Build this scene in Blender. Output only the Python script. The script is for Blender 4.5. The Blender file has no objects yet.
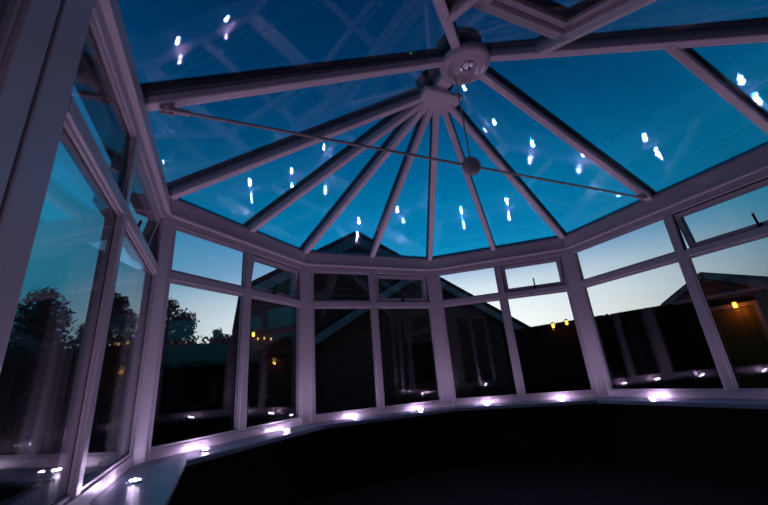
import bpy, bmesh, math, random
from mathutils import Vector, Matrix
random.seed(7)
S = bpy.context.scene
COL = S.collection
V = Vector
PI = math.pi

# ------------------------------------------------------------------ dimensions (metres; z = 0 is the bottom of the glass)
W = 1.877
A = V((-W, 0, 0)); B = V((-.749, .964, 0)); C = V((.749, .964, 0)); D = V((W, 0, 0))
YB = -2.80                                   # house wall
LB = V((-W, YB, 0)); RB = V((W, YB, 0))
FLOOR = -.62
SILL = -.065
Z_TRL, Z_TRH = .993, 1.052                   # transom
Z_TOP = 1.370                                # top of the glass
Z_E0, Z_E1 = 1.425, 1.567                    # eaves beam
HE, HR = 1.592, 2.475                         # roof glass at eaves / ridge
Y1, Y2 = -.66, -1.0                          # the two ends of the ridge
GROUND = -.78

# ------------------------------------------------------------------ materials
def new_mat(name):
    m = bpy.data.materials.new(name); m.use_nodes = True
    nt = m.node_tree
    return m, nt, nt.nodes['Principled BSDF']

def plain(name, col, rough=.5, noise=0., scale=8., metallic=0., spec=.5, bump=0.):
    m, nt, b = new_mat(name)
    b.inputs['Base Color'].default_value = (*col, 1)
    b.inputs['Roughness'].default_value = rough
    b.inputs['Metallic'].default_value = metallic
    b.inputs['Specular IOR Level'].default_value = spec
    if noise or bump:
        tc = nt.nodes.new('ShaderNodeTexCoord')
        n = nt.nodes.new('ShaderNodeTexNoise'); n.inputs['Scale'].default_value = scale
        n.inputs['Detail'].default_value = 5
        nt.links.new(tc.outputs['Object'], n.inputs['Vector'])
        if noise:
            r = nt.nodes.new('ShaderNodeValToRGB')
            r.color_ramp.elements[0].position = .3; r.color_ramp.elements[1].position = .7
            r.color_ramp.elements[0].color = (*[c*(1-noise) for c in col], 1)
            r.color_ramp.elements[1].color = (*[min(1, c*(1+noise)) for c in col], 1)
            nt.links.new(n.outputs['Fac'], r.inputs['Fac'])
            nt.links.new(r.outputs['Color'], b.inputs['Base Color'])
        if bump:
            bp = nt.nodes.new('ShaderNodeBump'); bp.inputs['Strength'].default_value = bump
            nt.links.new(n.outputs['Fac'], bp.inputs['Height'])
            nt.links.new(bp.outputs['Normal'], b.inputs['Normal'])
    return m

def emit(name, col, strength):
    m, nt, b = new_mat(name)
    b.inputs['Base Color'].default_value = (.8, .8, .8, 1)
    b.inputs['Emission Color'].default_value = (*col, 1)
    b.inputs['Emission Strength'].default_value = strength
    return m

def glass(name, tint, f0=.042, graze=1.0):
    """one surface of a window pane: clear transmission plus a mirror reflection that grows towards grazing angles"""
    m = bpy.data.materials.new(name); m.use_nodes = True
    nt = m.node_tree; nt.nodes.clear(); N = nt.nodes.new; L = nt.links.new
    out = N('ShaderNodeOutputMaterial'); mix = N('ShaderNodeMixShader')
    tr = N('ShaderNodeBsdfTransparent'); gl = N('ShaderNodeBsdfGlossy')
    tr.inputs['Color'].default_value = (*tint, 1)
    gl.inputs['Roughness'].default_value = 0; gl.inputs['Color'].default_value = (1, 1, 1, 1)
    geo = N('ShaderNodeNewGeometry'); dot = N('ShaderNodeVectorMath'); dot.operation = 'DOT_PRODUCT'
    L(geo.outputs['Incoming'], dot.inputs[0]); L(geo.outputs['Normal'], dot.inputs[1])
    def mth(op, a, b):
        n = N('ShaderNodeMath'); n.operation = op
        for i, x in enumerate((a, b)):
            if x is None: continue
            if isinstance(x, (int, float)): n.inputs[i].default_value = x
            else: L(x, n.inputs[i])
        return n.outputs[0]
    c = mth('ABSOLUTE', dot.outputs['Value'], None)
    p = mth('POWER', mth('SUBTRACT', 1., c), 5.)
    f = mth('ADD', mth('MULTIPLY', p, (1-f0)*graze), f0)
    L(f, mix.inputs['Fac']); L(tr.outputs[0], mix.inputs[1]); L(gl.outputs[0], mix.inputs[2])
    L(mix.outputs[0], out.inputs['Surface'])
    return m

def brick(name, c1, c2, mortar, scale=1.0, w=.225, h=.075):
    m, nt, b = new_mat(name)
    tc = nt.nodes.new('ShaderNodeTexCoord'); mp = nt.nodes.new('ShaderNodeMapping')
    mp.inputs['Rotation'].default_value = (PI/2, 0, 0)
    t = nt.nodes.new('ShaderNodeTexBrick')
    t.inputs['Color1'].default_value = (*c1, 1); t.inputs['Color2'].default_value = (*c2, 1)
    t.inputs['Mortar'].default_value = (*mortar, 1)
    t.inputs['Scale'].default_value = scale; t.inputs['Brick Width'].default_value = w
    t.inputs['Row Height'].default_value = h; t.inputs['Mortar Size'].default_value = .008
    nt.links.new(tc.outputs['Object'], mp.inputs['Vector']); nt.links.new(mp.outputs[0], t.inputs['Vector'])
    nt.links.new(t.outputs['Color'], b.inputs['Base Color'])
    b.inputs['Roughness'].default_value = .9; b.inputs['Specular IOR Level'].default_value = 0
    return m

def stripes(name, c1, c2, pitch, axis=1, rough=.8):
    """boards / tiles: a saw-tooth band across one object axis with grain"""
    m, nt, b = new_mat(name); N = nt.nodes.new; L = nt.links.new
    tc = N('ShaderNodeTexCoord'); sp = N('ShaderNodeSeparateXYZ'); L(tc.outputs['Object'], sp.inputs[0])
    d = N('ShaderNodeMath'); d.operation = 'DIVIDE'; d.inputs[1].default_value = pitch
    L(sp.outputs[axis], d.inputs[0])
    fr = N('ShaderNodeMath'); fr.operation = 'FRACT'; L(d.outputs[0], fr.inputs[0])
    r = N('ShaderNodeValToRGB'); e = r.color_ramp.elements
    e[0].position = 0; e[0].color = (*[x*.25 for x in c1], 1)
    e[1].position = .08; e[1].color = (*c1, 1)
    e2 = e.new(.95); e2.color = (*c2, 1)
    L(fr.outputs[0], r.inputs[0]); L(r.outputs[0], b.inputs['Base Color'])
    b.inputs['Roughness'].default_value = rough; b.inputs['Specular IOR Level'].default_value = 0
    return m

M = {}
M['beam'] = plain('violet_cast_beam_cladding', (.70, .61, .65), .36, spec=.4)  # white beam; the violet cast of the lamps is put into its colour
M['upvc'] = plain('violet_cast_upvc', (.57, .485, .54), .34, spec=.4)  # white frames; violet lamplight is mixed into this base colour
M['cladding'] = plain('uplight_toned_rafter_cladding', (.84, .69, .76), .36, spec=.4)  # lightened beyond the frames to stand in for uplight, violet cast included
M['upvc_outer'] = plain('shade_darkened_capping', (.05, .05, .055), .6, spec=.15)  # capping is light grey in itself; its unlit look is put into the colour
M['boss'] = plain('glossy_violet_cast_plastic', (.66, .54, .60), .12, spec=.7)  # white boss with the lamps' violet cast in its base colour
M['seal'] = plain('black_rubber_seal', (.008, .008, .008), .6)
M['sill'] = plain('sky_tinted_sill_board', (.31, .38, .47), .30, spec=.5)  # board is white; blue sky light is put into the base colour
M['steel'] = plain('painted_steel', (.42, .36, .39), .4)
M['chrome'] = plain('chrome', (.8, .8, .82), .15, metallic=1)
M['rosette'] = plain('glare_rosette_metal', (.75, .70, .74), .30, metallic=1)
M['glass'] = glass('clear_glass', (.98, .99, .992), .032, .5)
M['roof_glass'] = glass('clear_roof_glass', (.985, .99, .99), .05)
M['roof_tint'] = glass('blue_roof_glass', (.07, .83, .91), .05)
M['led'] = emit('led_bulb', (.80, .62, 1.0), 930)
M['carpet'] = plain('dark_brown_carpet', (.15, .045, .045), .95, .35, 40, bump=.3)
M['dwarf'] = plain('dark_painted_plaster', (.055, .026, .028), .9, .2, 6)
M['house_in'] = plain('back_wall_render', (.03, .022, .024), .9, .2, 3)
M['curtain'] = plain('pale_curtain', (.34, .33, .36), .9, .15, 20)
M['brick'] = brick('red_brick', (.36, .050, .032), (.24, .040, .026), (.14, .08, .066))
M['board'] = plain('painted_bargeboard', (.46, .25, .24), .7, .2, 6)
M['tile'] = stripes('roof_tiles', (.014, .010, .012), (.020, .013, .014), .30, 1)
M['shed_tile'] = stripes('shed_roof_felt', (.34, .075, .06), (.42, .095, .075), .28, 0)
M['shed_board'] = stripes('brown_shed_boards', (.035, .013, .006), (.045, .017, .008), .13, 2)
M['shed_trim'] = plain('brown_trim', (.42, .15, .13), .7, .2, 10)
M['door'] = stripes('shed_door_boards', (.16, .062, .02), (.20, .08, .025), .11, 1)
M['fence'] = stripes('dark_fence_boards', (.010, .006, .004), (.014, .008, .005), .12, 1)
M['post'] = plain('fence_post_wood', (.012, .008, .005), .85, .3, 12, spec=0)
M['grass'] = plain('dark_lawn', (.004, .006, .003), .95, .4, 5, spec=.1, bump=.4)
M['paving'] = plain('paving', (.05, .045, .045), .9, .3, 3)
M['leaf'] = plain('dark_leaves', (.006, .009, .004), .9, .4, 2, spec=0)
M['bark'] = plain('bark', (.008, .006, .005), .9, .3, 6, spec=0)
M['lantern'] = emit('warm_bulb', (1.0, .62, .06), 2.2)
M['lantern_small'] = emit('small_warm_bulb', (1.0, .55, .05), 1.0)
M['black_metal'] = plain('black_metal', (.015, .015, .015), .5)
M['darkglass'] = plain('dark_house_glass', (.004, .004, .005), .5, spec=0)

# ------------------------------------------------------------------ helpers
def link(name, bm, mat, parent=None, loc=None, smooth=False):
    """bm holds world coordinates; the object's origin goes to the parent's origin or to loc"""
    bmesh.ops.recalc_face_normals(bm, faces=bm.faces)
    me = bpy.data.meshes.new(name); o = bpy.data.objects.new(name, me); COL.objects.link(o)
    org = V((0, 0, 0))
    if parent is not None:
        org = world_loc(parent); o.parent = parent
    elif loc is not None:
        org = V(loc); o.location = org
    bmesh.ops.translate(bm, verts=bm.verts, vec=-org)
    bm.to_mesh(me); bm.free(); me.materials.append(mat)
    if smooth:
        for p in me.polygons: p.use_smooth = True
    return o
def world_loc(o):
    p = V((0, 0, 0))
    while o is not None: p = p + o.location; o = o.parent
    return p
def empty(name, loc):
    o = bpy.data.objects.new(name, None); COL.objects.link(o); o.location = loc; o.empty_display_size = .1
    return o
def tag(o, label=None, cat=None, group=None, kind=None):
    if label: o['label'] = label
    if cat: o['category'] = cat
    if group: o['group'] = group
    if kind: o['kind'] = kind
    return o
def hexa(bm, P, bevel=0.):
    """eight corners: 0-3 one end loop, 4-7 the other"""
    b = bmesh.new(); v = [b.verts.new(p) for p in P]
    for f in ((0, 1, 2, 3), (7, 6, 5, 4), (0, 4, 5, 1), (1, 5, 6, 2), (2, 6, 7, 3), (3, 7, 4, 0)):
        b.faces.new([v[i] for i in f])
    if bevel: bmesh.ops.bevel(b, geom=b.edges[:], offset=bevel, segments=2, affect='EDGES', profile=.5)
    merge(bm, b)
def merge(bm, b):
    mp = {}
    for v in b.verts: mp[v] = bm.verts.new(v.co)
    for f in b.faces: bm.faces.new([mp[v] for v in f.verts])
    b.free()
def box(bm, p0, p1, bevel=0.):
    x0, y0, z0 = p0; x1, y1, z1 = p1
    hexa(bm, [(x0, y0, z0), (x1, y0, z0), (x1, y1, z0), (x0, y1, z0), (x0, y0, z1), (x1, y0, z1), (x1, y1, z1), (x0, y1, z1)], bevel)
def bar(bm, p, q, up, w, n0, n1, bevel=0., e0=0., e1=0.):
    """rectangular bar from p to q; width w across, from n0 to n1 along 'up' (squared to the run)"""
    p = V(p); q = V(q); t = (q-p).normalized(); s = t.cross(V(up)).normalized(); n = s.cross(t).normalized()
    p = p - t*e0; q = q + t*e1
    L = [p+s*a+n*b for a, b in ((-w/2, n0), (w/2, n0), (w/2, n1), (-w/2, n1))]
    R = [q+s*a+n*b for a, b in ((-w/2, n0), (w/2, n0), (w/2, n1), (-w/2, n1))]
    hexa(bm, L+R, bevel)
def prism(bm, poly, n, h0, h1, bevel=0.):
    """closed slab over polygon poly, from h0 to h1 along n"""
    n = V(n); b = bmesh.new()
    lo = [b.verts.new(V(p)+n*h0) for p in poly]; hi = [b.verts.new(V(p)+n*h1) for p in poly]
    b.faces.new(lo[::-1]); b.faces.new(hi)
    k = len(poly)
    for i in range(k): b.faces.new([lo[i], lo[(i+1) % k], hi[(i+1) % k], hi[i]])
    if bevel: bmesh.ops.bevel(b, geom=b.edges[:], offset=bevel, segments=2, affect='EDGES', profile=.5)
    merge(bm, b)
def lathe(bm, prof, origin, axis=(0, 0, 1), seg=24):
    """profile of (radius, height) turned about axis; closed where the radius is 0"""
    b = bmesh.new(); rings = []
    R = V((0, 0, 1)).rotation_difference(V(axis)).to_matrix()
    for r, h in prof:
        if r < 1e-6: rings.append([b.verts.new(V(origin)+R@V((0, 0, h)))])
        else: rings.append([b.verts.new(V(origin)+R@V((r*math.cos(2*PI*i/seg), r*math.sin(2*PI*i/seg), h))) for i in range(seg)])
    for a, c in zip(rings, rings[1:]):
        for i in range(seg):
            j = (i+1) % seg
            q = [a[i % len(a)], a[j % len(a)], c[j % len(c)], c[i % len(c)]]
            u = []
            for x in q:
                if x not in u: u.append(x)
            if len(u) > 2: b.faces.new(u)
    merge(bm, b)
def tube(bm, p, q, r, seg=12):
    p = V(p); q = V(q); lathe(bm, [(0, 0), (r, 0), (r, (q-p).length), (0, (q-p).length)], p, (q-p).normalized(), seg)

class Wall:
    """a straight run of the plan: u along it, off inward, z up"""
    def __init__(s, P, Q):
        s.P = V(P); s.Q = V(Q); s.t = (s.Q-s.P).normalized(); s.L = (s.Q-s.P).length
        s.n = V((s.t.y, -s.t.x, 0))          # inward when walking left wall -> front -> right wall
    def at(s, u, off, z): return s.P + s.t*u + s.n*off + V((0, 0, z))
    def box(s, bm, u0, u1, o0, o1, z0, z1, bevel=0.):
        hexa(bm, [s.at(u0, o0, z0), s.at(u1, o0, z0), s.at(u1, o1, z0), s.at(u0, o1, z0),
                  s.at(u0, o0, z1), s.at(u1, o0, z1), s.at(u1, o1, z1), s.at(u0, o1, z1)], bevel)
def off_poly(pts, d):
    """offset an open plan polyline inward by d (mitred)"""
    out = []
    for i, p in enumerate(pts):
        ns = []
        if i > 0: ns.append(Wall(pts[i-1], p).n)
        if i < len(pts)-1: ns.append(Wall(p, pts[i+1]).n)
        if len(ns) == 1: out.append(p+ns[0]*d)
        else:
            m = (ns[0]+ns[1]).normalized(); out.append(p+m*(d/m.dot(ns[0])))
    return out
def band(bm, pts, o0, o1, z0, z1, bevel=0.):
    """a continuous mitred section along the plan polyline"""
    a = off_poly(pts, o0); c = off_poly(pts, o1); b = bmesh.new(); loops = []
    for p, q in zip(a, c):
        loops.append([b.verts.new(V((x.x, x.y, z))) for x, z in ((p, z0), (q, z0), (q, z1), (p, z1))])
    for l, m in zip(loops, loops[1:]):
        for i in range(4): b.faces.new([l[i], l[(i+1) % 4], m[(i+1) % 4], m[i]])
    b.faces.new(loops[0][::-1]); b.faces.new(loops[-1])
    bmesh.ops.recalc_face_normals(b, faces=b.faces)
    if bevel: bmesh.ops.bevel(b, geom=b.edges[:], offset=bevel, segments=2, affect='EDGES', profile=.5)
    merge(bm, b)

# ------------------------------------------------------------------ room shell
PLAN = [LB, A, B, C, D, RB]
def struct(name, bm, mat, label, loc=(0, 0, 0)):
    return tag(link(name, bm, mat, loc=loc), label, kind='structure')

bm = bmesh.new(); prism(bm, [p+V((0, 0, FLOOR)) for p in off_poly(PLAN, -.05)], (0, 0, 1), -.08, 0)
struct('floor', bm, M['carpet'], 'dark brown carpeted floor of the conservatory')
for nm, P, Q, lb in (('wall_left', LB, A, 'dark dwarf wall below the left hand windows'), ('wall_front_left', A, B, 'dark dwarf wall below the left bay window'),
                     ('wall_front', B, C, 'dark dwarf wall below the middle bay window'), ('wall_front_right', C, D, 'dark dwarf wall below the right bay window'),
                     ('wall_right', D, RB, 'dark dwarf wall below the right hand windows')):
    pts = off_poly([P, Q], 0); w = Wall(P, Q); bm = bmesh.new()
    w.box(bm, 0, w.L, -.10, .03, FLOOR, SILL-.03)
    struct(nm, bm, M['dwarf'], lb)
# house wall behind the photographer
bm = bmesh.new(); box(bm, (-5.5, YB-.22, GROUND), (5.5, YB, 4.6))
struct('wall_back', bm, M['house_in'], 'house wall closing the conservatory behind the camera')
# sill board all round
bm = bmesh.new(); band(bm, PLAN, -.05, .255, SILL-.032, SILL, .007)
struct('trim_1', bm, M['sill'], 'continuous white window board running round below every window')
# eaves beam: fascia, stepped ledge, head trim
bm = bmesh.new()
band(bm, PLAN, -.09, .004, Z_E0+.018, Z_E1, .008)
band(bm, PLAN, -.08, .022, Z_E0, Z_E0+.026, .006)
band(bm, PLAN, -.088, -.004, Z_E1-.012, HE-.0135, .003); band(bm, PLAN, -.088, -.052, HE-.02, HE+.03, .003)
struct('trim_2', bm, M['beam'], 'white eaves beam running round above every window')
bm = bmesh.new(); band(bm, PLAN, -.20, -.092, Z_E1-.11, HE-.05, .01)
struct('trim_3', bm, M['upvc_outer'], 'dark gutter outside the eaves beam')

# ------------------------------------------------------------------ windows
CO = .052                                    # half corner post
walls = dict(left=Wall(LB, A), f1=Wall(A, B), f2=Wall(B, C), f3=Wall(C, D), right=Wall(D, RB))
wlen = walls['left'].L
# corner posts
def corner_post(pt, a, b, name, label):
    bm = bmesh.new(); poly = []
    h = CO
    for (w, u) in ((a, a.L-h), (b, h)):
        poly.append((w, u))
    P = [a.at(a.L-h, -.07, 0), a.at(a.L-h, -.004, 0), a.at(a.L-h*.45, .010, 0), b.at(h*.45, .010, 0), b.at(h, -.004, 0), b.at(h, -.07, 0)]
    # outer corner
    m = (a.n+b.n).normalized(); P.append(pt - m*(.085/m.dot(a.n)))
    prism(bm, [p+V((0, 0, SILL)) for p in P], (0, 0, 1), 0, Z_E0-SILL+.002, .004)
    struct(name, bm, M['upvc'], label, loc=(pt.x, pt.y, SILL))
corner_post(A, walls['left'], walls['f1'], 'trim_4', 'white corner post between the left hand windows and the bay')
corner_post(B, walls['f1'], walls['f2'], 'trim_5', 'white corner post left of the middle bay window')
corner_post(C, walls['f2'], walls['f3'], 'trim_6', 'white corner post right of the middle bay window')
corner_post(D, walls['f3'], walls['right'], 'trim_7', 'white corner post between the bay and the right hand windows')

FI, FO = -.004, -.066                        # inner / outer face of the frame
GL = -.040                                   # glass plane
def sheets(bm, poly, n, tilt=None, th=.005, gap=.020):
    """a sealed unit: two sheets of glass with air between"""
    c = sum((V(p) for p in poly), V((0, 0, 0)))/len(poly)
    prism(bm, poly, n, -gap/2-th, -gap/2)
    p2 = poly
    if tilt:
        R = Matrix.Rotation(tilt[1], 3, V(tilt[0])); p2 = [c+R@(V(p)-c) for p in poly]
        n = R@V(n)
    prism(bm, p2, n, gap/2, gap/2+th)
def wall_pane(w, u0, u1, z0, z1, parent, name='glass_pane', tilt=.0028, mat='glass'):
    bm = bmesh.new(); e = .012
    poly = [w.at(u0-e, GL, z0-e), w.at(u1+e, GL, z0-e), w.at(u1+e, GL, z1+e), w.at(u0-e, GL, z1+e)]
    sheets(bm, poly, -w.n, (w.t, tilt))
    return link(name, bm, M[mat], parent)
def bead(bm, w, u0, u1, z0, z1, o1=-.014, wd=.014):
    """sloped glazing bead round an opening"""
    for a in ((u0, u0+wd, z0, z1), (u1-wd, u1, z0, z1)): w.box(bm, a[0], a[1], GL+.012, o1, a[2], a[3], .003)
    for a in ((z0, z0+wd), (z1-wd, z1)): w.box(bm, u0+wd, u1-wd, GL+.012, o1, a[0], a[1], .003)
def window(idx, w, u0, u1, um, open_side, angle, label, jamb0=.085, jamb1=.085, transom=True):
    """frame from u0 to u1 with a mullion at um; the light on open_side has a top-hung opener"""
    root = empty('window_%d' % idx, w.at((u0+u1)/2, -.035, SILL)); tag(root, label, kind='structure')
    g0, g1 = u0+jamb0, u1-jamb1; hm = .029
    bm = bmesh.new()
    w.box(bm, u0, g0, FO, FI, SILL, Z_E0, .005); w.box(bm, g1, u1, FO, FI, SILL, Z_E0, .005)
    w.box(bm, g0-.004, g1+.004, FO, FI, Z_TOP, Z_E0, .005); w.box(bm, g0-.004, g1+.004, FO, FI, SILL, -.010, .005)
    link('window_frame', bm, M['upvc'], root)
    bm = bmesh.new(); w.box(bm, um-hm, um+hm, FO, FI, -.012, Z_TOP+.003, .005); link('mullion', bm, M['upvc'], root)
    cells = ((g0, um-hm), (um+hm, g1))
    for k, (a, b) in enumerate(cells):
        if not transom:
            bm = bmesh.new(); bead(bm, w, a, b, 0, Z_TOP); link('glazing_bead', bm, M['upvc'], root)
            wall_pane(w, a, b, 0, Z_TOP, root); continue
        bm = bmesh.new(); w.box(bm, a-.003, b+.003, FO, FI+.001, Z_TRL, Z_TRH, .006); link('transom', bm, M['upvc'], root)
        bm = bmesh.new(); bead(bm, w, a, b, -.010, Z_TRL); 
        if k != open_side: bead(bm, w, a, b, Z_TRH, Z_TOP)
        link('glazing_bead', bm, M['upvc'], root)
        bm = bmesh.new(); bead(bm, w, a+.012, b-.012, .002, Z_TRL-.012, GL+.016, .006)
        link('rubber_gasket', bm, M['seal'], root)
        wall_pane(w, a, b, -.010, Z_TRL, root)
        if k != open_side: wall_pane(w, a, b, Z_TRH, Z_TOP, root)
        else:
            # top-hung sash, swung outward about its head
            piv = w.at(0, -.045, Z_TOP-.012); R = Matrix.Rotation(-angle, 3, w.t)
            def sw(o):
                org = world_loc(o)
                for v in o.data.vertices: v.co = piv + R@(v.co+org-piv) - org
            sf = .040; sa, sb, s0, s1 = a+.006, b-.006, Z_TRH+.006, Z_TOP-.006
            bm = bmesh.new()
            for q in ((sa, sa+sf, s0, s1), (sb-sf, sb, s0, s1)): w.box(bm, q[0], q[1], -.078, -.022, q[2], q[3], .005)
            for q in ((s0, s0+sf), (s1-sf, s1)): w.box(bm, sa+sf-.004, sb-sf+.004, -.078, -.022, q[0], q[1], .005)
            sash = link('opening_sash', bm, M['upvc'], root)
            pn = wall_pane(w, sa+sf, sb-sf, s0+sf, s1-sf, sash)
            bm = bmesh.new(); um2 = (sa+sb)/2
            w.box(bm, um2-.016, um2+.016, -.024, -.012, s0+.004, s0+.034, .003)
            w.box(bm, um2-.007, um2+.007, -.016, .004, s0+.012, s0+.024, .003)
            w.box(bm, um2-.007, um2+.007, -.008, .004, s0+.020, s0+.115, .003)
            hd = link('handle', bm, M['upvc_outer'], sash)
            for o in (sash, pn, hd): sw(o)
            bm = bmesh.new(); bead(bm, w, a, b, Z_TRH, Z_TOP, GL+.012, .008); link('sash_seal', bm, M['seal'], root)
    return root
dg = math.radians
j = .085
window(1, walls['left'], wlen-1.722, wlen-CO+.01, wlen-.925, 1, -dg(12), 'tall white two light window on the left wall next to the bay', .138, .030)
window(2, walls['left'], .01, wlen-1.737, wlen-2.27, 1, 0, 'white full height glazed window on the left wall nearest the camera', .066, .100, False)
window(3, walls['f1'], CO-.01, walls['f1'].L-CO+.01, walls['f1'].L*.503, 1, -dg(8), 'left bay window with its small top sash ajar', .030, .030)
window(4, walls['f2'], CO-.01, walls['f2'].L-CO+.01, walls['f2'].L*.49, 1, -dg(2), 'middle bay window facing the gabled house', .030, .030)
window(5, walls['f3'], CO-.01, walls['f3'].L-CO+.01, walls['f3'].L*.505, 1, -dg(3.5), 'right bay window looking over the fence to the sunset', .030, .030)
window(6, walls['right'], CO-.01, 2.02, 1.008, 1, -dg(11), 'right hand window with its top sash open, towards the shed', .030, .066)
window(7, walls['right'], 2.03, wlen-.01, 2.40, 1, 0, 'right hand window next to the house wall', .066, .066)

# ------------------------------------------------------------------ roof
roof = empty('ceiling', (0, Y1, HE)); tag(roof, 'glazed hipped conservatory roof with white rafters meeting at two round bosses', kind='structure')
def up(p, z): return V((p.x, p.y, z))
E = [up(p, HE) for p in off_poly(PLAN, -.045)]
eLB, eA, eB, eC, eD, eRB = E
r1 = V((0, Y1, HR)); r2 = V((0, Y2, HR))
YT = -.93                                    # the two tied rafters
eL2 = V((eA.x, YT, HE)); eR2 = V((eD.x, YT, HE))
YH = YB+.02
hL = V((eA.x, YH, HE)); hR = V((eD.x, YH, HE))
m1 = eA.lerp(eB, .5); m2 = eB.lerp(eC, .5); m3 = eC.lerp(eD, .5)
def nrm(a, b, c):
    n = (b-a).cross(c-a).normalized()
    return n if n.z > 0 else -n
nL = nrm(eL2, eA, r1); nR = nrm(eR2, eD, r1); n1 = nrm(eA, eB, r1); n2 = nrm(eB, eC, r1); n3 = nrm(eC, eD, r1); nB = nrm(hL, hR, r2)
def on(n, p0, x, y): return V((x, y, p0.z - (n.x*(x-p0.x)+n.y*(y-p0.y))/n.z))
yj = -1.80; ju = 0
jR0 = on(nR, r2, -(yj-Y2)*(eD.x/(Y2-YH)), yj); jR1 = V((eD.x, yj, HE)); jL0 = V((-jR0.x, yj, jR0.z)); jL1 = V((eA.x, yj, HE))
VX = .36
yv = Y2-(Y2-YH)*VX/eD.x
vL0 = on(nB, r2, -VX, yv); vR0 = on(nB, r2, VX, yv); vL1 = V((-VX, YH, HE)); vR1 = V((VX, YH, HE))
VT, VBm = -1.545, -2.25                      # roof vent top / bottom
RAF = [(r1, eA, nL+n1, .055), (r1, m1, n1, .05), (r1, eB, n1+n2, .055), (r1, m2, n2, .05), (r1, eC, n2+n3, .055), (r1, m3, n3, .05), (r1, eD, n3+nR, .055),
       (r2, eL2, nL, .058), (r2, eR2, nR, .058), (r2, hL, nL+nB, .062), (r2, hR, nR+nB, .062),
       (jL0, jL1, nL, .052), (jR0, jR1, nR, .052), (vL0, vL1, nB, .05), (vR0, vR1, nB, .05)]
for p, q, n, wd in RAF:
    n = n.normalized()
    bm = bmesh.new(); bar(bm, p, q, n, wd, -.062, -.014, .009); bar(bm, p, q, n, wd*.55, -.016, .016)
    rf = link('rafter', bm, M['cladding'], roof)
    bm = bmesh.new(); bar(bm, p, q, n, wd+.012, .014, .052, .006); link('outer_capping', bm, M['upvc_outer'], rf)
# ridge
bm = bmesh.new(); bar(bm, r1, r2, (0, 0, 1), .115, -.070, -.012, .012); rd = link('ridge_beam', bm, M['cladding'], roof)
bm = bmesh.new(); bar(bm, r1, r2, (0, 0, 1), .15, .01, .09, .01, .06, .06)
box(bm, (-.012, Y2-.04, HR+.08), (.012, Y1+.04, HR+.14), .004)
link('outer_capping', bm, M['upvc_outer'], rd)
# bosses
bm = bmesh.new()
ctr = V((.02, Y1-.02, HR-.12)); half = [ctr+V((.172*math.cos(a), .225*math.sin(a), 0)) for a in [PI*i/20 for i in range(21)]]
half = [ctr+V((.172, -.055, 0))]+half+[ctr+V((-.172, -.055, 0))]
prism(bm, half, (0, 0, 1), 0, .05, .014)
bs = link('boss', bm, M['cladding'], roof)
bm = bmesh.new(); lathe(bm, [(0, .03), (.15, .03), (.16, .06), (.13, .10), (.05, .12), (0, .12)], V((0, Y1, HR)), seg=28); link('outer_capping', bm, M['upvc_outer'], bs)
bm = bmesh.new()
c2 = V((0, Y2-.03, HR-.075))
lathe(bm, [(0, -.050), (.04, -.051), (.085, -.056), (.112, -.068), (.122, -.080), (.132, -.084), (.156, -.084), (.172, -.072), (.180, -.05), (.176, -.03), (.12, .0), (0, .0)], c2, seg=48)
bs2 = link('boss', bm, M['boss'], roof, smooth=True)
bm = bmesh.new(); lathe(bm, [(0, -.082), (.006, -.081), (.010, -.076), (.010, -.060), (0, -.060)], c2+V((.03, 0, 0)), seg=12); link('screw_head', bm, M['seal'], bs2)
bm = bmesh.new(); lathe(bm, [(0, -.072), (.018, -.0715), (.036, -.067), (.050, -.058), (.052, -.045), (0, -.045)], c2+V((.03, 0, 0)), seg=28); link('glare_rosette', bm, M['rosette'], bs2, smooth=True)  # metal disc added to catch the lamp glare on this boss
bm = bmesh.new(); lathe(bm, [(0, .03), (.16, .03), (.17, .07), (.13, .11), (.04, .13), (.03, .24), (.0, .27)], V((0, Y2, HR)), seg=28); link('outer_capping', bm, M['upvc_outer'], bs2)
# glass
TA = .0065
def tint_outer(o):
    me = o.data; me.materials.append(M['roof_tint'])       # the outer sheet is the blue one
    for p in me.polygons:
        if min(p.vertices) >= len(me.vertices)//2: p.material_index = 1
def roof_pane(poly, n, axis, s=1):
    bm = bmesh.new(); c = sum(poly, V((0, 0, 0)))/len(poly)
    q = [p+(c-p)*.002 for p in poly]
    sheets(bm, q, n, (axis, TA*s), .004, .018)
    tint_outer(link('roof_pane', bm, M['roof_glass'], roof))
yL = lambda y: V((0, y, HR))
def ax(a, b): return (b-a).normalized()
roof_pane([eL2, eA, r1, r2], nL, ax(eL2, eA)); roof_pane([jL1, eL2, r2, jL0], nL, ax(eL2, eA)); roof_pane([hL, jL1, jL0], nL, ax(eL2, eA))
roof_pane([eA, m1, r1], n1, ax(eA, eB)); roof_pane([m1, eB, r1], n1, ax(eA, eB))
roof_pane([eB, m2, r1], n2, ax(eB, eC)); roof_pane([m2, eC, r1], n2, ax(eB, eC))
roof_pane([eC, m3, r1], n3, ax(eC, eD)); roof_pane([m3, eD, r1], n3, ax(eC, eD))
roof_pane([eD, eR2, r2, r1], nR, ax(eD, eR2)); roof_pane([eR2, jR1, jR0, r2], nR, ax(eD, eR2)); roof_pane([jR1, hR, jR0], nR, ax(eD, eR2))
xb = lambda x, y: on(nB, r2, x, y)
roof_pane([hL, vL0, vL1], nB, (1, 0, 0)); roof_pane([hR, vR1, vR0], nB, (1, 0, 0))
roof_pane([vL0, r2, vR0, xb(VX, VT), xb(-VX, VT)], nB, (1, 0, 0)); roof_pane([xb(-VX, VBm), xb(VX, VBm), vR1, vL1], nB, (1, 0, 0))
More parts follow.
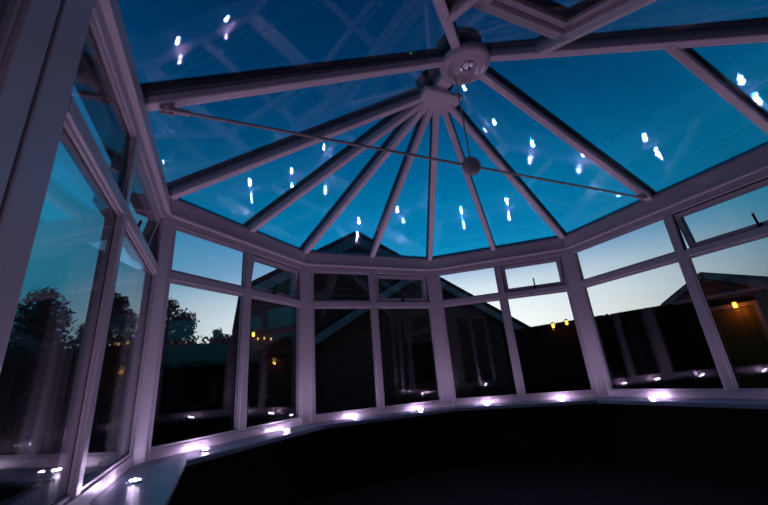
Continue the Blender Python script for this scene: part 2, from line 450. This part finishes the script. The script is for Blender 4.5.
# opening roof vent
vt = empty('roof_vent', xb(0, VT)); tag(vt, 'white framed opening roof vent between two rafters behind the ridge', 'roof vent')
vx = VX-.026
def vframe(x, y0, y1, wd, n0, n1, bv):
    bm = bmesh.new()
    for p, q in ((xb(-x, y0), xb(x, y0)), (xb(x, y0), xb(x, y1)), (xb(x, y1), xb(-x, y1)), (xb(-x, y1), xb(-x, y0))):
        bar(bm, p, q, nB, wd, n0, n1, bv, wd/2-.002, wd/2-.002)
    return bm
link('vent_frame', vframe(vx-.02, VT-.035, VBm+.035, .075, -.062, .02, .006), M['upvc'], vt)
sash = link('vent_sash', vframe(vx-.078, VT-.095, VBm+.095, .05, -.035, .055, .006), M['upvc'], vt)
link('sash_seal', vframe(vx-.112, VT-.13, VBm+.13, .022, -.012, .03, .002), M['seal'], vt)
bm = bmesh.new(); sheets(bm, [xb(-vx+.09, VT-.1), xb(vx-.09, VT-.1), xb(vx-.09, VBm+.1), xb(-vx+.09, VBm+.1)], nB, None, .004, .014)
tint_outer(link('glass_pane', bm, M['roof_glass'], sash))

# tie bar with its centre disc and hanger
ZT = 1.565
tie = empty('tie_bar', (0, YT, ZT)); tag(tie, 'thin white steel tie bar with centre disc spanning across below the roof', 'tie bar')
bm = bmesh.new(); tube(bm, (-W+.13, YT, ZT), (W-.13, YT, ZT), .0085); link('rod', bm, M['steel'], tie)
bm = bmesh.new(); lathe(bm, [(0, -.040), (.045, -.038), (.062, -.022), (.068, 0), (.062, .022), (.045, .038), (0, .040)], (-.02, YT, ZT), (0, -1, 0), 28)
link('centre_disc', bm, M['steel'], tie, smooth=False)
bm = bmesh.new(); tube(bm, (-.02, YT, ZT+.05), (-.02, YT, HR-.06), .0055); link('hanger_rod', bm, M['steel'], tie)
for s in (-1, 1):
    bm = bmesh.new()
    zr = HE-.065+.12*(HR-HE)/W
    box(bm, (s*(W-.15)-.035, YT-.014, ZT-.012), (s*(W-.15)+.035, YT+.014, ZT+.012), .004)
    box(bm, (s*(W-.09)-.03, YT-.020, ZT-.016), (s*(W-.09)+.03, YT-.012, zr+.02), .002)
    box(bm, (s*(W-.09)-.03, YT+.012, ZT-.016), (s*(W-.09)+.03, YT+.020, zr+.02), .002)
    tube(bm, (s*(W-.09), YT-.032, ZT), (s*(W-.09), YT+.032, ZT), .009)
    tube(bm, (s*(W-.09)+.018, YT-.032, ZT+.04), (s*(W-.09)+.018, YT+.032, ZT+.04), .007)
    link('end_bracket', bm, M['upvc'], tie)

# ------------------------------------------------------------------ sill lights
def make_led():
    root = empty('sill_light', (0, 0, SILL))
    bm = bmesh.new(); lathe(bm, [(0, 0), (.036, 0), (.036, .003), (.032, .006), (.027, .005), (.025, .003), (0, .003)], (0, 0, SILL), seg=24)
    bz = link('bezel', bm, M['chrome'], root, smooth=True)
    for k in range(5):
        x, y = ((0, 0) if k == 0 else (.016*math.cos(2*PI*k/4), .016*math.sin(2*PI*k/4)))
        bm = bmesh.new(); r = .0085 if k == 0 else .0045
        lathe(bm, [(r, .0002), (r*.93, .0012), (0, .0018)], (x, y, SILL+.0065), (0, -.37, .93), 10)
        link('bulb', bm, M['led'], root)
    return root
LED0 = make_led()
LO = .085
spots = [(walls['left'], wlen-2.33, 'round lit sill light on the left window board near the house wall'),
         (walls['left'], wlen-1.42, 'round lit sill light on the left window board below the nearest large pane'),
         (walls['left'], wlen-.50, 'round lit sill light on the left window board beside the bay, leftmost in the photo'),
         (walls['f1'], walls['f1'].L*.25, 'round lit sill light under the left pane of the left bay window'),
         (walls['f1'], walls['f1'].L*.75, 'round lit sill light under the right pane of the left bay window'),
         (walls['f2'], walls['f2'].L*.28, 'round lit sill light under the left pane of the middle bay window'),
         (walls['f2'], walls['f2'].L*.745, 'round lit sill light under the right pane of the middle bay window'),
         (walls['f3'], walls['f3'].L*.27, 'round lit sill light under the left pane of the right bay window'),
         (walls['f3'], walls['f3'].L*.745, 'round lit sill light under the right pane of the right bay window'),
         (walls['right'], .50, 'round lit sill light on the right window board, rightmost in the photo'),
         (walls['right'], 1.45, 'round lit sill light on the right window board past the open sash'),
         (walls['right'], 2.35, 'round lit sill light on the right window board near the house wall')]
for i, (w, u, lb) in enumerate(spots):
    if i == 0: r = LED0
    else:
        r = LED0.copy(); COL.objects.link(r)
        for ch in list(LED0.children):
            c = ch.copy(); COL.objects.link(c); c.parent = r
    p = w.at(u, LO, SILL); r.location = p; r.rotation_euler = (0, 0, math.atan2(w.t.y, w.t.x))
    tag(r, lb, 'light', 'round sill lights')

# ------------------------------------------------------------------ outside
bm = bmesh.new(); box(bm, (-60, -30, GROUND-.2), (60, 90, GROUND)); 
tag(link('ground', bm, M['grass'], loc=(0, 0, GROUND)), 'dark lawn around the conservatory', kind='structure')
bm = bmesh.new(); prism(bm, [p+V((0, 0, GROUND)) for p in off_poly(PLAN, -.10)], (0, 0, 1), 0, FLOOR-.085-GROUND)
tag(link('foundation_slab', bm, M['paving'], loc=(0, 0, GROUND)), 'concrete slab under the conservatory', kind='structure')

CAM = V((-1.471, -2.593, .279))
def azel(az, dist, el):
    a = math.radians(az)
    return V((CAM.x+dist*math.sin(a), CAM.y+dist*math.cos(a), CAM.z+dist*math.tan(math.radians(el))))

# gabled house beyond the garden
HY = 5.45
hw = empty('house', (1.5, HY+4, GROUND)); tag(hw, 'dark brick house with two gables beyond the middle bay window', 'house')
d = HY-CAM.y
PK = V((CAM.x+d*.362, HY, CAM.z+d*.43)); EL = V((CAM.x+d*.050, HY, CAM.z+d*.252)); ER = V((CAM.x+d*.985, HY, CAM.z+d*.121))
bm = bmesh.new()
poly = [V((EL.x+.12, HY+.18, GROUND)), V((ER.x-.35, HY+.18, GROUND)), V((ER.x-.35, HY+.18, ER.z+.12)), V((PK.x, HY+.18, PK.z-.08)), V((EL.x+.12, HY+.18, EL.z-.0))]
prism(bm, poly, (0, 1, 0), 0, 7)
link('wall', bm, M['brick'], hw)
for a, b in ((PK, EL), (PK, ER)):
    bm = bmesh.new(); bar(bm, V((a.x, HY+3.4, a.z)), V((b.x, HY+3.4, b.z)), (0, 0, 1), 7.0, -.02, .085, .01, 0, .15)
    link('roof', bm, M['tile'], hw)
    bm = bmesh.new(); bar(bm, V((a.x, HY-.06, a.z)), V((b.x, HY-.06, b.z)), (0, 0, 1), .05, -.24, -.03, .006, -.02, .1)
    link('bargeboard', bm, M['board'], hw)
# lower gabled wing in front, towards the conservatory
GY = 4.75; GP = V((2.76, GY, 2.69)); GLf = V((.06, GY, 1.10)); GRt = V((5.72, GY, 1.17))
bm = bmesh.new()
prism(bm, [V((GLf.x+.30, GY+.10, GROUND)), V((GRt.x-.30, GY+.10, GROUND)), V((GRt.x-.30, GY+.10, GRt.z+.10)), V((GP.x, GY+.10, GP.z-.07)), V((GLf.x+.30, GY+.10, GLf.z+.12))], (0, 1, 0), 0, HY+.17-GY-.10)
link('wing_wall', bm, M['brick'], hw)
for a, b in ((GP, GLf), (GP, GRt)):
    bm = bmesh.new(); d2 = (HY+.17-GY)/2; bar(bm, V((a.x, GY+d2, a.z)), V((b.x, GY+d2, b.z)), (0, 0, 1), d2*2, -.02, .06, .008, 0, .05)
    link('wing_roof', bm, M['tile'], hw)
    bm = bmesh.new(); bar(bm, V((a.x, GY-.03, a.z)), V((b.x, GY-.03, b.z)), (0, 0, 1), .05, -.17, -.01, .006, -.01, .05)
    link('bargeboard', bm, M['board'], hw)
for x0, x1, z0, z1 in ((2.25, 2.95, .1, .95),):
    bm = bmesh.new(); t = .05; y0, y1 = GY+.06, GY+.11
    box(bm, (x0, y0, z0), (x0+t, y1, z1)); box(bm, (x1-t, y0, z0), (x1, y1, z1)); box(bm, (x0+t, y0, z0), (x1-t, y1, z0+t)); box(bm, (x0+t, y0, z1-t), (x1-t, y1, z1))
    f = link('window', bm, M['post'], hw)
    bm = bmesh.new(); box(bm, (x0+t, y0+.015, z0+t), (x1-t, y1-.01, z1-t)); link('pane', bm, M['darkglass'], f)
# lower lean-to against its left wall
bm = bmesh.new(); prism(bm, [V((EL.x-.75, HY+.55, GROUND)), V((EL.x+.1, HY+.55, GROUND)), V((EL.x+.1, HY+.55, 1.56)), V((EL.x-.75, HY+.55, .90))], (0, 1, 0), 0, 2.6); link('lean_to_wall', bm, M['brick'], hw)
bm = bmesh.new(); bar(bm, V((EL.x+.11, HY+1.8, 1.62)), V((EL.x-.75, HY+1.8, .95)), (0, 0, 1), 2.9, -.05, .04, .01, 0, .12); link('lean_to_roof', bm, M['tile'], hw)

# warm lights on the lean-to side
def wall_lantern(p, label, big, nrm=(0, -1, 0), group=None):
    r = empty('wall_lantern' if big else 'garden_bulb', p)
    s = .85 if big else .5
    n = V(nrm)
    bm = bmesh.new(); lathe(bm, [(0, -.05*s), (.028*s, -.05*s), (.036*s, .0), (.030*s, .05*s), (0, .06*s)], V(p), seg=12); link('bulb', bm, M['lantern' if big else 'lantern_small'], r, smooth=True)
    bm = bmesh.new(); lathe(bm, [(0, .09*s), (.02*s, .085*s), (.055*s, .055*s), (.05*s, .05*s), (0, .058*s)], V(p), seg=12); link('cap', bm, M['black_metal'], r)
    bm = bmesh.new(); bar(bm, V(p)+V((0, 0, .07*s)), V(p)+V((0, 0, .07*s))-n*.16, (0, 0, 1), .018*s, -.01*s, .01*s, .002); link('bracket', bm, M['black_metal'], r)
    tag(r, label, 'lantern', group)
    return r
LY = HY+.02
def on_plane_y(az, el, y):
    dd = (y-CAM.y)/math.cos(math.radians(az)); return azel(az, dd, el)
wall_lantern(on_plane_y(3.85, 7.35, LY), 'bright amber wall lantern on the corner of the gabled house', True)
wall_lantern(on_plane_y(4.5, 6.7, LY), 'small amber bulb just below right of the bright lantern', False, group='small amber bulbs')
wall_lantern(on_plane_y(5.4, 6.75, LY), 'small dim amber bulb between two others on the house wall', False, group='small amber bulbs')
wall_lantern(on_plane_y(6.35, 6.6, LY), 'small amber bulb furthest right on the house wall', False, group='small amber bulbs')

# fence along the right of the garden: panels between posts
FA = azel(41.6, 8.8, 4.95); FB = azel(61.9, 8.50, 5.72)
ftop0, ftop1 = FA.z, FB.z
fA = V((FA.x, FA.y, 0)); fB = V((FB.x, FB.y, 0)); fdir = (fB-fA).normalized(); NP = 3; fl = (fB-fA).length
fence = empty('garden_fence', ((fA.x+fB.x)/2, (fA.y+fB.y)/2, GROUND)); tag(fence, 'dark close boarded fence along the right of the garden', 'fence')
def fence_panel(p, q, z0, z1):
    t = (q-p).normalized(); L = (q-p).length; nb = max(8, int(L/.125)); s = V((t.y, -t.x, 0))
    bm = bmesh.new()
    for k in range(nb):
        a = p+t*(L*k/nb); b = p+t*(L*(k+1)/nb+.012); ztop = z0+(z1-z0)*(k+.5)/nb
        o = .012*(k % 2)
        hexa(bm, [a+s*o+V((0, 0, GROUND+.06)), b+s*o+V((0, 0, GROUND+.06)), b+s*(o+.014)+V((0, 0, GROUND+.06)), a+s*(o+.014)+V((0, 0, GROUND+.06)),
                  a+s*o+V((0, 0, ztop)), b+s*o+V((0, 0, ztop)), b+s*(o+.014)+V((0, 0, ztop)), a+s*(o+.014)+V((0, 0, ztop))])
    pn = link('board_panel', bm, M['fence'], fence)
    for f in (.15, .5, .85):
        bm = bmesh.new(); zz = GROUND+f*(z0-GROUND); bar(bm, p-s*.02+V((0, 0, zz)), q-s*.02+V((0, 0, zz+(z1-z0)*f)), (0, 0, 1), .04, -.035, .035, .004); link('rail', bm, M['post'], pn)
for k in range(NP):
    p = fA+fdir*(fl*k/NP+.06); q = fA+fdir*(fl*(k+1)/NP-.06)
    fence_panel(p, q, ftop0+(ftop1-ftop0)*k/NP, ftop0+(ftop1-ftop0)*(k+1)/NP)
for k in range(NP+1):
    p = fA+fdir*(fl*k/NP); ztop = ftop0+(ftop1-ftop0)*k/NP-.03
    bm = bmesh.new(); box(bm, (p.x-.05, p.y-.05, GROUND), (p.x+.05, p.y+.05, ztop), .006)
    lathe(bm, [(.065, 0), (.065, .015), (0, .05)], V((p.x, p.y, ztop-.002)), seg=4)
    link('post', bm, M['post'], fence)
# two amber lanterns on that fence
for az, el, lb in ((48.2, 4.95, 'amber lantern hung on the fence, left of a pair'), (50.0, 5.15, 'amber lantern hung on the fence, right of a pair')):
    a = math.radians(az); dr_ = V((math.sin(a), math.cos(a), 0)); s = V((fdir.y, -fdir.x, 0))
    if s.dot(CAM-fA) < 0: s = -s
    base = V((CAM.x, CAM.y, 0)); tt = (fA-base).dot(s)/dr_.dot(s); dist = tt-.22
    p = azel(az, dist, el)
    wall_lantern(p, lb, True, -s if False else s, 'fence lanterns')
    ld = bpy.data.lights.new('lantern_glow', 'POINT'); ld.energy = .5; ld.color = (1, .5, .12); ld.shadow_soft_size = .03
    lo = bpy.data.objects.new('lantern_glow', ld); COL.objects.link(lo); lo.location = p-V((0, 0, .09))

# hedge line closing the left of the garden, and trees behind
def leaf_cloud(bm, blobs, n, size):
    tot = sum(b[3]**2 for b in blobs)
    for cx, cy, cz, r, sq in blobs:
        for _ in range(int(n*r*r/tot)):
            while True:
                v = V((random.uniform(-1, 1), random.uniform(-1, 1), random.uniform(-1, 1)))
                if .05 < v.length < 1: break
            v = v.normalized()*(v.length**.45)*random.uniform(.7, 1.22)
            p = V((cx+v.x*r, cy+v.y*r, cz+v.z*r*sq))
            a = V((random.gauss(0, 1), random.gauss(0, 1), random.gauss(0, 1))).normalized(); b = a.cross(V((random.gauss(0, 1), random.gauss(0, 1), random.gauss(0, 1)))).normalized()
            l = size*random.uniform(.6, 1.4)
            vs = [bm.verts.new(x) for x in (p-a*l, p+b*l*.45, p+a*l, p-b*l*.45)]
            bm.faces.new(vs)
def tree(base, h, blobs, n, size, label, group=None, name='tree'):
    r = empty(name, base); tag(r, label, 'tree' if name == 'tree' else 'bush', group)
    bm = bmesh.new(); leaf_cloud(bm, blobs, n, size)
    me_o = link('foliage', bm, M['leaf'], r)
    bm = bmesh.new(); b = V(base)
    lathe(bm, [(0, 0), (.16*h/5, 0), (.10*h/5, h*.45), (.04*h/5, h*.85), (0, h*.86)], b, seg=8)
    for cx, cy, cz, rr, _ in blobs:
        q = V((cx, cy, cz)); s0 = b+V((0, 0, min(h*.5, max(.3, (cz-b.z)*.55))))
        tube(bm, s0, q, .03*h/5, 6)
    link('trunk', bm, M['bark'], r)
    return r
def tree_at(az, dist, el_top, rad, n, size, label, nb=9, group=None):
    top = azel(az, dist, el_top); h = top.z-GROUND; bl = []
    for k in range(nb):
        f = k/(nb-1); zz = top.z-rad*.35-f*min(h*.62, rad*2.2)
        rr = rad*(.22+.18*math.sin(PI*min(1, f*1.1)))
        a = random.uniform(0, 2*PI); o = rad*(.12+.75*f**.6)*random.uniform(.5, 1)
        bl.append((top.x+o*math.cos(a), top.y+o*math.sin(a), zz, rr, .8))
    return tree((top.x, top.y, GROUND), h, bl, n, size, label, group)
tree_at(-7.2, 12.6, 13.4, 1.2, 9000, .05, 'bushy dark tree against the pale sky behind the left bay window', 18)
tree_at(-.9, 17, 8.7, .5, 1800, .05, 'small dark treetop low on the horizon left of the gabled house', 18)
tree_at(-13.6, 15.5, 13.4, .95, 6500, .055, 'dark tree seen through the narrow left pane beside the bay', 18)
tree_at(-20.0, 12.6, 13.7, 1.05, 5000, .055, 'dark tree seen in the middle of the nearest left pane', 30)
tree_at(-25.6, 15, 13.2, .95, 4600, .055, 'dark tree at the left edge of the nearest left pane', 30)
# rear boundary hedge + left boundary hedge: one clipped row each
def hedge(p, q, h, th, label):
    p = V(p); q = V(q); t = (q-p).normalized(); s = V((t.y, -t.x, 0)); L = (q-p).length
    r = empty('hedge', V(((p.x+q.x)/2, (p.y+q.y)/2, GROUND))); tag(r, label, 'hedge')
    bm = bmesh.new(); bar(bm, p+V((0, 0, GROUND)), q+V((0, 0, GROUND)), (0, 0, 1), th*.8, 0, h*.95, .05); link('core', bm, M['leaf'], r)
    bm = bmesh.new(); n = int(L*260)
    for _ in range(n):
        u = random.uniform(0, L); z = random.uniform(0, h); f = random.choice((-1, 1, 0))
        o = f*th*.42*random.uniform(.9, 1.2) if f else random.uniform(-.4, .4)*th
        if not f: z = h*random.uniform(.94, 1.04)
        c = p+t*u+s*o+V((0, 0, GROUND+z))
        a = V((random.gauss(0, 1), random.gauss(0, 1), random.gauss(0, 1))).normalized(); b = a.cross(V((random.gauss(0, 1), random.gauss(0, 1), random.gauss(0, 1)))).normalized(); l = random.uniform(.03, .07)
        bm.faces.new([bm.verts.new(x) for x in (c-a*l, c+b*l*.5, c+a*l, c-b*l*.5)])
    link('foliage', bm, M['leaf'], r)
hedge((-6.9, 5.3, 0), (-1.12, 5.3, 0), 2.02, .5, 'dark clipped hedge across the end of the garden below the trees')
hedge((-7.3, -7.5, 0), (-7.3, 7.2, 0), 3.0, .6, 'dark clipped hedge along the left boundary of the garden')

hedge((11.5, -8, 0), (11.5, 6, 0), 2.1, .7, 'added dark hedge behind the shed, hiding low sky from the window reflections')  # hedge added to keep low sky out of the pane reflections
# shed on the right: gable end towards the conservatory
sx = 6.1; py = .79; pz = 1.55; hw_ = .74; ez = 1.165; sx1 = 9.4
shed = empty('garden_shed', (sx+1.6, py, GROUND)); tag(shed, 'brown timber shed with low gable and lit door beyond the right hand window', 'shed')
bm = bmesh.new(); yw = hw_-.10
prism(bm, [V((sx+.08, py+yw, GROUND)), V((sx+.08, py-yw, GROUND)), V((sx+.08, py-yw, ez-.03)), V((sx+.08, py, pz-.07)), V((sx+.08, py+yw, ez-.03))], (1, 0, 0), 0, sx1-sx-.2)
link('wall', bm, M['shed_board'], shed)
for s_ in (1, -1):
    e = V((0, py+s_*hw_, ez)); k = V((0, py, pz))
    bm = bmesh.new(); bar(bm, V(((sx+sx1)/2, k.y, k.z)), V(((sx+sx1)/2, e.y, e.z)), (0, 0, 1), sx1-sx, -.025, .02, .005, 0, .04); link('roof', bm, M['shed_tile'], shed)
    bm = bmesh.new(); bar(bm, V((sx-.012, k.y, k.z)), V((sx-.012, e.y, e.z)), (0, 0, 1), .025, -.075, .025, .004, -.0, .05); link('bargeboard', bm, M['shed_trim'], shed)
bm = bmesh.new(); box(bm, (sx+.04, py-yw-.02, ez-.055), (sx+.078, py+yw+.02, ez+.0), .005); link('gable_trim', bm, M['shed_trim'], shed)
bm = bmesh.new(); box(bm, (sx+.065, py-yw+.1, ez+.0), (sx+.078, py+yw-.1, ez+.001)); prism(bm, [V((sx+.062, py-yw+.06, ez)), V((sx+.062, py+yw-.06, ez)), V((sx+.062, py, pz-.09))], (1, 0, 0), 0, .02); link('gable_boards', bm, M['shed_tile'], shed)
dy0, dy1 = .30, .92
bm = bmesh.new(); box(bm, (sx+.035, dy0, GROUND+.08), (sx+.079, dy1, .90), .005); dd = link('door', bm, M['door'], shed)
bm = bmesh.new(); box(bm, (sx+.02, dy0-.06, GROUND+.03), (sx+.079, dy0, .96), .004); box(bm, (sx+.02, dy1, GROUND+.03), (sx+.079, dy1+.06, .96), .004); box(bm, (sx+.02, dy0, .90), (sx+.079, dy1, .96), .004)
link('door_frame', bm, M['shed_trim'], shed)
bm = bmesh.new(); tube(bm, (sx-.01, dy1-.1, .05), (sx+.04, dy1-.1, .05), .022); link('knob', bm, M['black_metal'], dd)
p = V((sx-.075, .485, .925))
wall_lantern(p, 'amber lantern above the shed door', True, (-1, 0, 0))
ld = bpy.data.lights.new('lantern_glow', 'POINT'); ld.energy = .75; ld.color = (1, .5, .12); ld.shadow_soft_size = .03
lo = bpy.data.objects.new('lantern_glow', ld); COL.objects.link(lo); lo.location = p-V((.02, 0, .09))

# ------------------------------------------------------------------ sky at dusk
wd = bpy.data.worlds.new('dusk_sky'); S.world = wd; wd.use_nodes = True
nt = wd.node_tree; nt.nodes.clear(); N = nt.nodes.new; L = nt.links.new
out = N('ShaderNodeOutputWorld'); bg = N('ShaderNodeBackground'); L(bg.outputs[0], out.inputs[0])
tc = N('ShaderNodeTexCoord'); sp_ = N('ShaderNodeSeparateXYZ'); L(tc.outputs['Generated'], sp_.inputs[0])
def ramp(stops):
    r = N('ShaderNodeValToRGB'); e = r.color_ramp.elements
    e[0].position, e[0].color = stops[0][0], (*stops[0][1], 1)
    e[1].position, e[1].color = stops[-1][0], (*stops[-1][1], 1)
    for p_, c_ in stops[1:-1]:
        x = e.new(p_); x.color = (*c_, 1)
    L(sp_.outputs['Z'], r.inputs['Fac']); return r
glow = ramp([(0, (1.25, 1.12, .94)), (.09, (1.30, 1.30, 1.25)), (.16, (1.12, 1.18, 1.22)), (.21, (.86, .97, 1.08)), (.27, (.34, .55, .86)), (.343, (.16, .41, .74)), (.43, (.07, .36, .66)), (.52, (.035, .26, .54)), (.66, (.020, .13, .33)), (.80, (.014, .07, .21)), (1, (.008, .032, .115))])
away = ramp([(0, (.012, .035, .045)), (.10, (.018, .085, .125)), (.17, (.022, .15, .24)), (.25, (.022, .20, .32)), (.34, (.020, .205, .35)), (.44, (.018, .19, .35)), (.55, (.012, .125, .28)), (.68, (.007, .070, .19)), (.82, (.005, .038, .12)), (1, (.004, .022, .085))])
dot = N('ShaderNodeVectorMath'); dot.operation = 'DOT_PRODUCT'; L(tc.outputs['Generated'], dot.inputs[0])
a = math.radians(28); dot.inputs[1].default_value = (math.sin(a), math.cos(a), 0)
mr = N('ShaderNodeMapRange'); mr.inputs['From Min'].default_value = .66; mr.inputs['From Max'].default_value = .99; L(dot.outputs['Value'], mr.inputs['Value'])
mx = N('ShaderNodeMixRGB'); L(mr.outputs[0], mx.inputs['Fac']); L(away.outputs[0], mx.inputs[1]); L(glow.outputs[0], mx.inputs[2])
L(mx.outputs[0], bg.inputs['Color']); bg.inputs['Strength'].default_value = 1.0

# ------------------------------------------------------------------ camera
yaw, pitch, roll = .427, .331, -.083
cy, sy, cp, sp2 = math.cos(yaw), math.sin(yaw), math.cos(pitch), math.sin(pitch)
f = V((sy*cp, cy*cp, sp2)); r = V((cy, -sy, 0)); u = r.cross(f)
c, s = math.cos(roll), math.sin(roll)
r, u = r*c+u*s, u*c-r*s
cd = bpy.data.cameras.new('camera'); cam = bpy.data.objects.new('camera', cd); COL.objects.link(cam)
m = Matrix((r, u, -f)).transposed().to_4x4(); m.translation = CAM; cam.matrix_world = m
cd.sensor_width = 36; cd.lens = 36*360.7/768; cd.clip_start = .02; cd.clip_end = 500
S.camera = cam
S.view_settings.view_transform = 'Standard'; S.view_settings.look = 'None'; S.view_settings.exposure = 0; S.view_settings.gamma = 1
S.view_settings.use_curve_mapping = False
S.cycles.transparent_max_bounces = 40
S.cycles.sample_clamp_indirect = 0; S.cycles.caustics_reflective = False; S.cycles.caustics_refractive = False
S.cycles.max_bounces = 10; S.cycles.glossy_bounces = 5; S.cycles.diffuse_bounces = 4
